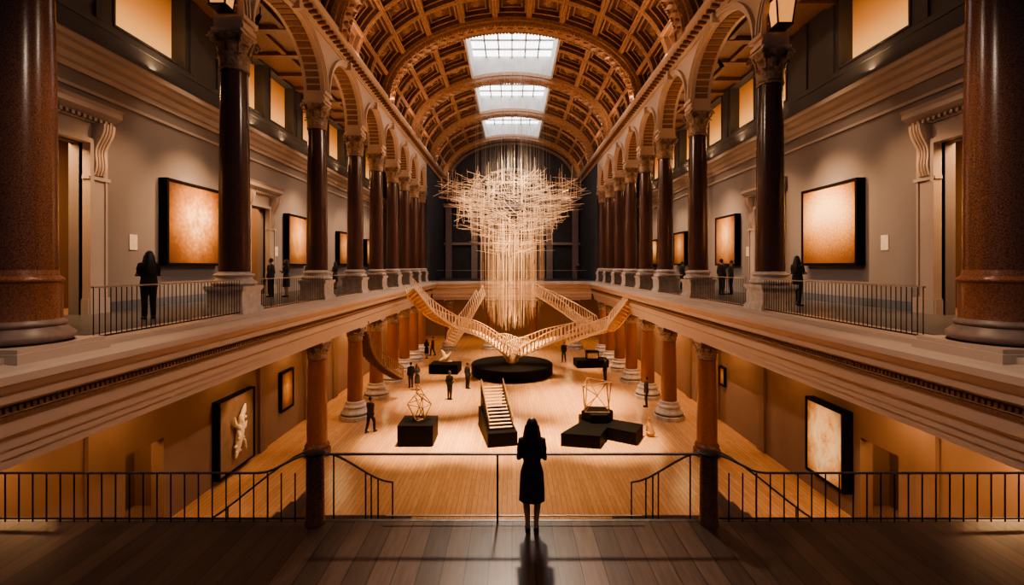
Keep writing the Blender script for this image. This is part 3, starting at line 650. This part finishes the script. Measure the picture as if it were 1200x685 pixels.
tag(T3,'person walking past the nearest left column on the hall floor'); tag(T4,'person with hand on hip looking at the gold mottled painting on left gallery')
def crowd(src,loc,rz,label,sc=1,c=None):
    o=dup(src); o.location=loc; o.rotation_euler=(0,0,rz); o.scale=(sc,sc,sc); tag(o,label)
    if c is not None:
        for ch in o.children:
            if ch.name.split('.')[0] in ('jacket','trousers','dress'):
                ch.material_slots[0].link='OBJECT'; ch.material_slots[0].material=CL[c if ch.name.startswith(('jacket','dress')) else (c+2)%3]
    return o
crowd(T2,(-11.1,30.0,GF),1.2,'person in a dress farther along the left gallery past the gold painting',.98,2)
crowd(T5,(10.15,17.0,GF),-1.2,'long-haired person in black by the second column of the right gallery',1.03,0)
crowd(T1,(10.35,23.6,GF),-1.2,'left of the two people chatting by the smaller right doorway',1.03,0)
crowd(T4,(10.95,23.9,GF),1.0,'right of the two people chatting by the smaller right doorway',1.0,2)
crowd(T1,(10.7,30.0,GF),-1.3,'person on right gallery seen between the third and fourth columns',1.0,1)
crowd(T4,(6.6,47.4,GF),3.0,'person standing on the far cross balcony at its right end',1.0,0)
crowd(T1,(-6.75,31.9,0),.6,'left of the pair talking behind the slatted ribbon on the hall floor',1.0,0)
crowd(T2,(-6.2,31.3,0),-2.2,'right of the pair talking behind the slatted ribbon on the hall floor',1.0,2)
crowd(T4,(-3.8,29.1,0),-.5,'person with a hand on hip facing the round black plinth',1.02,0)
crowd(T1,(-2.95,31.7,0),-.7,'person in black between the hand-on-hip visitor and the round plinth',1.0,1)
crowd(T2,(-7.5,42.0,0),.5,'person in a dress far back by the left columns',1.0,0)
crowd(T3,(-7.2,43.4,0),1.8,'walking person farthest back on the left of the hall',1.0,3)
crowd(T3,(4.4,40.5,0),2.8,'walking person behind the round plinth on the right',1.0,0)
crowd(T1,(6.55,33.6,0),.9,'person on the right hall floor in front of the small black display bench',1.0,0)
crowd(T4,(7.75,27.6,0),1.4,'person leaning in beside the second right column of the hall',1.0,3)
dg=thing('dog','small tan dog sitting upright on the hall floor by the nearest right column','dog',(6.6,22.9,0),rz=.5)
d=MB()
rings(d,[(0,-.10,.04,.15,.17),(0,-.09,.16,.16,.18),(0,-.04,.34,.13,.14),(0,.03,.50,.115,.115),(0,.07,.60,.08,.085)])
limb(d,[((0,.06,.56),.075),((0,.10,.70),.065)]); d.ball((0,.12,.76),(.075,.09,.075)); limb(d,[((0,.18,.745),.045),((0,.27,.725),.03)])
for q in (-1,1):
    limb(d,[((q*.08,.08,.46),.05),((q*.085,.12,.24),.035),((q*.085,.12,.05),.028)]); limb(d,[((q*.085,.12,.03),.03),((q*.085,.18,.025),.025)])
    limb(d,[((q*.13,-.12,.14),.09),((q*.15,.05,.17),.06),((q*.15,-.06,.05),.035)]); limb(d,[((q*.15,-.06,.035),.032),((q*.15,.12,.03),.028)])
    limb(d,[((q*.06,.10,.82),.028),((q*.085,.09,.88),.012)])
limb(d,[((0,-.24,.08),.03),((.05,-.36,.06),.022),((.14,-.42,.05),.014)])
link('body',remesh(d,'body',M['tan'],.012,2),dg)
e=MB()
for q in (-1,1): e.ball((q*.035,.195,.785),.012,u=8,v=6)
e.ball((0,.297,.73),.016,u=8,v=6); e.build('eyes_and_nose',M['eye'],dg,True)
# ------------------------------------------------------------------ central sculpture
pl=thing('round_plinth','large round black plinth in the middle of the hall','plinth',(0,36,0))
MB().lathe([(2.95,.12),(3.05,.14),(3.05,.80),(3.0,.85)],64).build('drum',M['black'],pl,True)
MB().lathe([(2.9,0),(2.9,.12)],64).build('recessed_base',M['black'],pl,True)
sc=thing('stair_sculpture','pale slatted timber sculpture of zigzag stairs rising from the round plinth','sculpture',(0,36,.86))
def cr(pts,step,straight=False):
    P=[V(p) for p in pts]; out=[]
    if straight:
        for a,b2 in zip(P,P[1:]):
            n=max(2,int((b2-a).length/step)); out+=[a.lerp(b2,k/n) for k in range(n)]
        return out+[P[-1]]
    P=[P[0]*2-P[1]]+P+[P[-1]*2-P[-2]]
    for i in range(1,len(P)-2):
        a,b2,c,d=P[i-1:i+3]; n=max(2,int((c-b2).length/step))
        for k in range(n):
            t=k/n; out.append(.5*((2*b2)+(c-a)*t+(2*a-5*b2+4*c-d)*t*t+(3*b2-a-3*c+d)*t**3))
    out.append(P[-2]); return out
def ribbon(pts,w,ph,step=.27,mb=None,roll=(0,0),straight=True):
    # folded stair ribbon: treads with risers, close-set slats and slender rails on both sides
    m=mb or MB(); Q=cr(pts,step,straight); L=[];R=[];LT=[];RT=[]
    for i,p in enumerate(Q):
        t=(Q[min(i+1,len(Q)-1)]-Q[max(i-1,0)]); th=V((t.x,t.y,0)).normalized(); a=V((th.y,-th.x,0)); up=V((0,0,1))
        an=roll[0]+(roll[1]-roll[0])*i/(len(Q)-1); a,up=a*math.cos(an)+up*math.sin(an),up*math.cos(an)-a*math.sin(an)
        m.obox(p,a*w/2,th*.12,up*.025); m.obox(p-up*.09-th*.11,a*w/2,th*.015,up*.09)
        for q,A,B in ((-1,L,LT),(1,R,RT)):
            e=p+a*q*w/2
            m.obox(e+up*(ph/2-.1),a*.014,th*.045,up*(ph/2+.1))
            A.append(e-up*.12); B.append(e+up*ph)
    for l in (L,R): m.tube(l,.06,6)
    for l in (LT,RT): m.tube(l,.04,6)
    return m
def W(px,py,y): return V(((px-600)*y/560,y,CAMZ-(py-312)*y/560))
paths=[('stair_ribbon',[W(594,411,35.4),W(562,391,34.6),W(530,381,33.7),W(504,366,32.6),W(482,342,31.6)],1.1,.75,(.5,-.5),False),
 ('stair_ribbon',[W(610,411,35.4),W(640,399,35.2),W(694,384,34.6)],1.1,.75,(-.5,.3),True),
 ('stair_ribbon',[W(696,384,34.9),W(668,366,36.8),W(628,343,39.2)],1.05,.72,(.3,-.4),True),
 ('stair_ribbon',[W(668,398,34.6),W(716,384,33),W(742,352,31.6)],1.05,.75,(-.2,.5),True),
 ('stair_ribbon',[W(528,401,39.5),W(546,375,40.8),W(564,346,41.8)],1.05,.72,(-.2,.4),True)]
for n,p,w,ph,ro,stt in paths: ribbon(p,w,ph,roll=ro,straight=stt).build(n,M['wood'],sc,world=True)
c=MB()
for k in range(44):
    a=2*PI*k/44; pts=[]
    for i in range(7):
        q=i/6; r=.35+1.15*q**1.5+.08*math.sin(3*a); z=.88+1.65*q-.35*q*q*math.cos(a*2); pts.append((r*math.cos(a+.5*q),36+r*.8*math.sin(a+.5*q),z))
    c.tube(pts,.032,5)
for q in (.15,.45,.75,1):
    r=.35+1.15*q**1.5; c.tube([(r*math.cos(2*PI*k/36+.5*q),36+.8*r*math.sin(2*PI*k/36+.5*q),.90+1.65*q-.35*q*q*math.cos(4*PI*k/36)) for k in range(37)],.035,6)
c.build('basket_core',M['wood'],sc,world=True)
rb2=thing('slatted_ribbon','brown slatted timber ribbon curling down beside the left columns','sculpture',(-7.7,28,1))
ribbon([W(424,388,26.6),W(428,404,26.9),W(436,418,27.4),W(450,430,28.2),W(466,440,29.4)],.8,.6,.2,straight=False).build('ribbon',M['wooddark'],rb2,world=True)
ch=thing('hanging_sculpture','huge airy burst of lit cream rods and strands hanging above the round plinth','chandelier',(0,36,3))
def funnel(z):
    T=[(8.2,2.3),(9.2,2.6),(10.2,3.1),(11.2,4.0),(12.1,4.9),(12.9,5.5),(13.6,5.9),(14.2,5.8),(14.6,5.0),(15,4.2)]
    for (a,ra),(b2,rb) in zip(T,T[1:]):
        if a<=z<=b2: return ra+(rb-ra)*(z-a)/(b2-a)
    return 2.3
sticks=[]; LAY=[9.3,9.9,10.5,11.0,11.5,11.95,12.4,12.8,13.2,13.55,13.9,14.2]
for i in range(900):
    z=random.choice(LAY[random.choice((0,1,3)):])+random.gauss(0,.10); R=funnel(max(8.3,min(14.9,z))); r=R*math.sqrt(random.uniform(.16,1))*.88; a=random.uniform(0,2*PI)
    p=V((r*math.cos(a),r*math.sin(a),z)); L=random.uniform(.8,2.0)+1.0*(r/6)*random.random()
    m=random.random(); u=V((math.cos(a),math.sin(a),0)); tn_=V((-math.sin(a),math.cos(a),0))
    if z<10.8: m=m*.65+.36
    if m<.50: d=u*1+tn_*random.gauss(0,.3)+V((0,0,random.gauss(.15,.10)))
    elif m<.68: d=tn_+u*random.gauss(0,.4)+V((0,0,random.gauss(0,.07)))
    elif m<.76: d=V((random.gauss(0,1),random.gauss(0,1),random.gauss(0,.35)))
    else: d=V((random.gauss(0,.04),random.gauss(0,.04),1)); L*=.9
    d.normalize(); sticks.append((p-d*L/2,p+d*L/2,random.uniform(.011,.024),L))
for i in range(60):
    a=random.uniform(0,2*PI); r=random.uniform(1.0,5.6); x,y=r*math.cos(a),r*math.sin(a); z=random.uniform(13.0,14.2)
    sticks.append((V((x,y,z)),V((x+random.gauss(0,.03),y,z+random.uniform(.8,1.9))),.016,1.2))
sticks.sort(key=lambda q:-q[3])
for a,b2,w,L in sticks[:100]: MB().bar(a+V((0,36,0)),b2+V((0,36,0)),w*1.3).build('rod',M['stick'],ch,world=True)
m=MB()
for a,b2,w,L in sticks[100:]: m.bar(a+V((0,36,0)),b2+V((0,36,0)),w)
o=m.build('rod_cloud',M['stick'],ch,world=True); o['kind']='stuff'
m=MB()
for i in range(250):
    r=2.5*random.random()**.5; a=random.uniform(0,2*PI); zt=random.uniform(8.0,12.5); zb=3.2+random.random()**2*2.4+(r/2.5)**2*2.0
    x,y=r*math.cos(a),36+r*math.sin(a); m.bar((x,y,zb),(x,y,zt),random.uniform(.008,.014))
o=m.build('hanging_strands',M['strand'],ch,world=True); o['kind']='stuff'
m=MB()
for i in range(120):
    r=2.75*math.sqrt(random.random()); a=random.uniform(0,2*PI); x,y=r*math.cos(a),random.uniform(33.5,36.6)
    m.bar((x,y,random.uniform(13.2,14.6)),(x,y,random.uniform(16.5,21) if i%2==0 else 24.2),.008)
o=m.build('suspension_wires',M['wire'],ch,world=True); o['kind']='stuff'
# ------------------------------------------------------------------ floor exhibits
def plinth(label,x,y,w,d,h,rz=0):
    t=thing('display_plinth',label,'plinth',(x,y,0),rz)
    MB().box(-w/2,w/2,-d/2,d/2,.06,h).build('block',M['black'],t); MB().box(-w/2+.05,w/2-.05,-d/2+.05,d/2-.05,0,.06).build('recessed_base',M['black'],t); return t
plinth('cube-like black plinth under the faceted cage of brown sticks',-4.35,22.2,1.6,1.5,.95)
t=thing('cage_sculpture','faceted open cage of brown sticks with a pointed top on the left cube plinth','sculpture',(-4.35,22.2,.96))
P=[V((.26*math.cos(a),.26*math.sin(a),.04)) for a in (.3,2.4,4.5)]+[V((.60*math.cos(2*PI*k/5+.2),.56*math.sin(2*PI*k/5+.2),.72+.14*(k%2))) for k in range(5)]+[V((.26*math.cos(a),.26*math.sin(a),1.2)) for a in (0,2.1,4.2)]+[V((.02,0,1.62))]
E=[(0,1),(1,2),(2,0),(0,3),(0,4),(0,7),(1,4),(1,5),(2,6),(2,7),(1,6),(3,4),(4,5),(5,6),(6,7),(7,3),(8,3),(8,4),(9,5),(9,4),(10,6),(10,7),(8,9),(9,10),(10,8),(8,11),(9,11),(10,11),(3,9),(0,10),(2,5)]
m=MB()
for a,b2 in E: m.tube([P[a],P[b2]],.022,6)
for p in P: m.ball(p,.03,u=8,v=6)
m.build('stick_frame',M['wooddark'],t,True)
t=thing('slatted_steps','open slatted pale steps climbing a black wedge in the hall centre','sculpture',(-.72,23.0,0),rz=.20)
m=MB(); pw=[(-1.55,0),(1.7,0),(1.7,.95),(1.2,.95),(-1.2,.62),(-1.55,.62)]
m.prism([(-.68,y,z) for y,z in pw],[(.68,y,z) for y,z in pw]); m.build('black_wedge',M['black'],t)
s1=MB(); s2=MB(); s3=MB()
for k in range(13):
    y=-1.1+.22*k; z=.72+.10*k; s1.box(-.52,.52,y-.06,y+.06,z,z+.03)
    for q in (-1,1): s3.box(q*.56-.013,q*.56+.013,y-.015,y+.015,z-.05,z+.42)
for q in (-1,1):
    s2.obox((q*.56,.20,1.29),(.028,0,0),(0,1.36,.617),(0,-.02,.045)); s3.obox((q*.56,.20,1.74),(.02,0,0),(0,1.32,.60),(0,0,.02))
    for y in (.9,1.45): s2.box(q*.56-.03,q*.56+.03,y-.03,y+.03,.9,1.26+.45*(y-.2))
s1.build('tread',M['wood'],t); so_=s2.build('stringer',M['black'],t); s3.build('side_rail',M['wooddark'],so_)
t=thing('angled_plinth','low black forked plinth carrying a drum on the right of the hall','plinth',(4.1,23.1,0))
m=MB()
m.prism_z([(-1.9,-1.55),(-.2,-1.9),(.35,-.75),(1.5,-1.5),(2.15,-.3),(.7,.55),(.6,1.3),(-.7,1.3),(-.75,.1)],0,.58)
m.build('forked_block',M['black'],t)
MB().lathe([(.78,.58),(.78,.98),(.74,1.02)],6,(.1,.45,0)).build('drum',M['black'],t)
t=thing('cube_frame_sculpture','open angular box-like wire cage of brown sticks on the forked plinth','sculpture',(4.2,23.55,1.03))
m=MB(); b0=[V((x,y,.035)) for x,y in ((-.66,-.42),(.5,-.5),(.64,.42),(-.5,.5))]; t0=[V((x,y,z)) for x,y,z in ((-.78,-.5,1.30),(.34,-.62,1.50),(.78,.42,1.26),(-.40,.55,1.46))]
ap=V((.0,-.1,.72))
for k in range(4):
    for a,b2 in ((b0[k],b0[(k+1)%4]),(t0[k],t0[(k+1)%4]),(b0[k],t0[k])): m.tube([a,b2],.024,6)
for a,b2 in ((b0[0],t0[1]),(b0[2],t0[1]),(t0[0],t0[2]),(b0[1],ap),(ap,t0[0]),(ap,t0[3]),(ap,b0[3])): m.tube([a,b2],.019,6)
for p in b0+t0: m.ball(p,.032,u=8,v=6)
m.build('stick_frame',M['wooddark'],t,True)
plinth('low black display block far left, carrying a pale rough carving',-5.1,36.6,2.2,1.5,.72,-.1)
g=MB(); limb(g,[((-.35,0,.16),.13),((0,0,.35),.22),((.3,.05,.55),.15),((.4,0,.8),.08)]); limb(g,[((0,0,.3),.18),((-.15,0,.75),.12),((-.3,0,.95),.06)]); limb(g,[((-.4,0,.1),.09),((.45,0,.1),.09)])
o=link('rough_carving',remesh(g,'rough_carving',M['plaster_fig'],.04,2)); o.location=(-5.1,36.6,.73); tag(o,'pale rough carving on the low black block at far left','sculpture')
plinth('low black display bench at far right of the hall',6.4,38.8,2.6,1.4,.61,.08)
t=thing('display_case','small pale box exhibit with dark frame on the far right bench','sculpture',(6.5,38.8,.62))
MB().box(-.42,.42,-.3,.3,.08,.5).build('pale_box',M['plaster_fig'],t)
f=MB()
for x in (-.46,.46):
    for y in (-.34,.34): f.box(x-.03,x+.03,y-.03,y+.03,0,.62)
f.box(-.5,.5,-.38,.38,.6,.65); f.box(-.5,.5,-.38,.38,0,.07); f.build('frame',M['black'],t)
for s,sd in SIDES:
    yl=CY[s][1]-.66
    t=thing('wall_lantern',f'amber tapered lantern fixed above the second column capital on the {sd}','lamp',(s*8.4,yl,15.6))
    m=MB(); A=[(-.22,-.2,0),(.22,-.2,0),(.22,.2,0),(-.22,.2,0)]; B=[(-.3,-.26,.75),(.3,-.26,.75),(.3,.26,.75),(-.3,.26,.75)]
    m.prism(A,B); m.build('shade',M['lampglass'],t)
    f=MB(); f.box(-.34,.34,-.3,.3,.75,.82); f.box(-.25,.25,-.23,.23,-.06,0); f.box(-.1,.1,.2,.33,.2,.5)
    for a,b2 in zip(A,B): f.bar(a,b2,.04)
    f.build('frame',M['iron'],t)
    for i,y in enumerate((17.4,18.6,22.7,24.1)):
        t=thing('track_spotlight',f'small black ceiling spotlight, {ORD[i]} of four along the {sd} gallery ceiling','spotlight',(s*9.8,y,18.2))
        so_=MB().bar((0,0,0),(0,0,-.35),.03).build('stem',M['iron'],t)
        MB().tube([(0,0,-.32),(s*.12,0,-.52),(s*.2,0,-.66)],[.07,.09,.11],12).build('lamp_head',M['iron'],so_,True)
# ------------------------------------------------------------------ lights
def aim(o,target):
    o.rotation_euler=(V(target)-o.location).to_track_quat('-Z','Y').to_euler()
def spot(loc,target,e,col=(1,.66,.36),ang=40,blend=.6,rad=.12):
    l=bpy.data.lights.new('spot','SPOT'); l.energy=e; l.color=col; l.spot_size=math.radians(ang); l.spot_blend=blend; l.shadow_soft_size=rad
    o=bpy.data.objects.new('spot_lamp',l); C.objects.link(o); o.location=loc; aim(o,target); return o
def area(loc,target,e,sx,sy,col=(1,.6,.3)):
    l=bpy.data.lights.new('area','AREA'); l.shape='RECTANGLE'; l.size=sx; l.size_y=sy; l.energy=e; l.color=col
    o=bpy.data.objects.new('area_lamp',l); C.objects.link(o); o.location=loc; aim(o,target); return o
OR=(1,.54,.24); WM=(1,.67,.41); SF=(1,.77,.58); PC=(1,.57,.29)
for s,sd in SIDES:
    for y,e in ((17,100),(23,135),(29,155),(35,155),(41,130),(47,85),(53,40)):
        area((s*7.62,y,18.42),(s*4.2,y+.01,22.5),e*1.15,.3,4.5,(1,.62,.36))
    for y in (11.3,17.5,23.1,27.6,31.6,35.4,39.1,42.5):
        spot((s*9.7,y,17.6),(s*11.4,y,GF),850 if y<16 else 1100,WM,70,.9)
    # added peach spots without fixtures, warming the wall round the pictures
    for y,e in ((15.0,900),(18.5,2300),(21.9,1100),(27.4,1800),(31.5,1000),(35,1300),(41,1100)):
        spot((s*9.3,y,13.6),(s*WU,y,9.0),e,PC,78,1.0,.2)
    spot((s*9.4,18.5,13.5),(s*WU,18.5,9.6),1500,WM,44,.8); spot((s*9.6,27.4,13.2),(s*WU,27.4,9.4),900,WM,42,.8)
    for a,b2 in CLER: area((s*12.2,(a+b2)/2,14.72),(s*9.6,(a+b2)/2+.01,18.3),85,.25,2.0,OR)  # added unseen lights on the cornice, making arches and aisle ceiling glow
    for y,e in ((11,1100),(17,1800),(23,2300),(30,2800),(38,2800)):
        spot((-s*7.3,y,18.6),(s*7.9,y+1.5,16.6),e,(1,.62,.33),34,.9,.2)  # added spots without fixtures, brightening the arch rims opposite
    area((s*13.9,12.9,12.3),(s*13.9,12.9,7),420,1.2,1.5,OR); area((s*13.9,23.3,12.3),(s*13.9,23.3,7),280,1.2,1.5,OR)
    for y,e in ((9.5,110 if s<0 else 230),(13,45 if s<0 else 95),(18.2,36),(23.1,65),(27.6,100),(31.6,125),(35.4,130),(39.1,130),(42.5,125),(50,105)):
        area((s*9.9,y,4.85),(s*10.2,y,0),e,.5,1.6,OR)
    area((s*12.2,14.4,3.1),(s*12.2,14.4,0),40,.8,.8,OR)
    for y,e in ((12,1600),(20,2800),(29,4200),(38,4000)):
        spot((-s*6.6,y,17.4),(s*8.0,y+1,6.5),e,SF,62,.9,.25)  # added cross-hall fill washing the gallery entablature
    spot((-s*2.5,3.0,15.5),(s*8.2,8.3,7.0),1300,SF,46,.9,.25)  # this and the next spot are added to brighten the near columns
    spot((s*5.6,9.2,15.5),(s*8.0,8.3,7.2),800,WM,40,.9,.15)
spot((-8.9,18.8,4.4),(-LU,18.7,1.6),240,WM,50,.7); spot((8.9,16.4,4.4),(LU,16.4,1.8),120,OR,50,.6)
for x,y,e,a in ((0,36,60000,30),(-4.3,22.0,54000,22),(-.7,22.5,56000,25),(4.1,22.6,54000,24),(-5.1,36.6,24000,20),(6.4,38.8,24000,20),(-4,29.5,44000,28),(3.5,29,56000,32),(0,18.5,9000,36),(0,43,18000,36)):
    spot((x*.6,y-1.5,17.2),(x,y,0),e,(1,.65,.34),a,.95,.2)
for x,y,z,e in ((0,36,11.8,110),(0,34.0,4.2,200)):  # added fill points inside the hanging rods and by the stair ribbons
    l=bpy.data.lights.new('glow','POINT'); l.energy=e; l.color=(1,.62,.33); l.shadow_soft_size=.4; o=bpy.data.objects.new('glow_fill',l); C.objects.link(o); o.location=(x,y,z)
spot((0,28,17),(0,36,12.0),7000,(1,.70,.43),56,.9,.3); spot((0,27,6),(0,36,12.0),3200,(1,.62,.34),50,.9,.3)
for x in (-6,-2,2,6): area((x,51,4.9),(x,51,0),110,1,1,OR)
spot((0,48,17.5),(0,56,13),1500,SF,80,.9,.3)
spot((.25,16.5,16),(.3,6.2,PF),12000,(1,.78,.58),26,1.0,.35)
spot((-4,2,16),(-3.5,6.5,PF),700,SF,60,.9,.6); spot((4,2,16),(3.5,6.5,PF),700,SF,60,.9,.6)  # added overhead fill, out of view, lifting the landing floor
w=bpy.data.worlds.new('world'); S.world=w; w.use_nodes=True
w.node_tree.nodes['Background'].inputs[0].default_value=(.44,.54,.78,1); w.node_tree.nodes['Background'].inputs[1].default_value=.075
# ------------------------------------------------------------------ camera
cd=bpy.data.cameras.new('camera'); cam=bpy.data.objects.new('camera',cd); C.objects.link(cam)
cd.sensor_fit='HORIZONTAL'; cd.sensor_width=36; cd.lens=560/1200*36; cd.shift_y=-(342.5-312)/1200; cd.clip_end=300
cam.location=(0,0,CAMZ); cam.rotation_euler=(PI/2,0,0); S.camera=cam
try:
    S.view_settings.view_transform='AgX'; S.view_settings.look='AgX - Medium High Contrast'
except Exception as ex: print(ex)
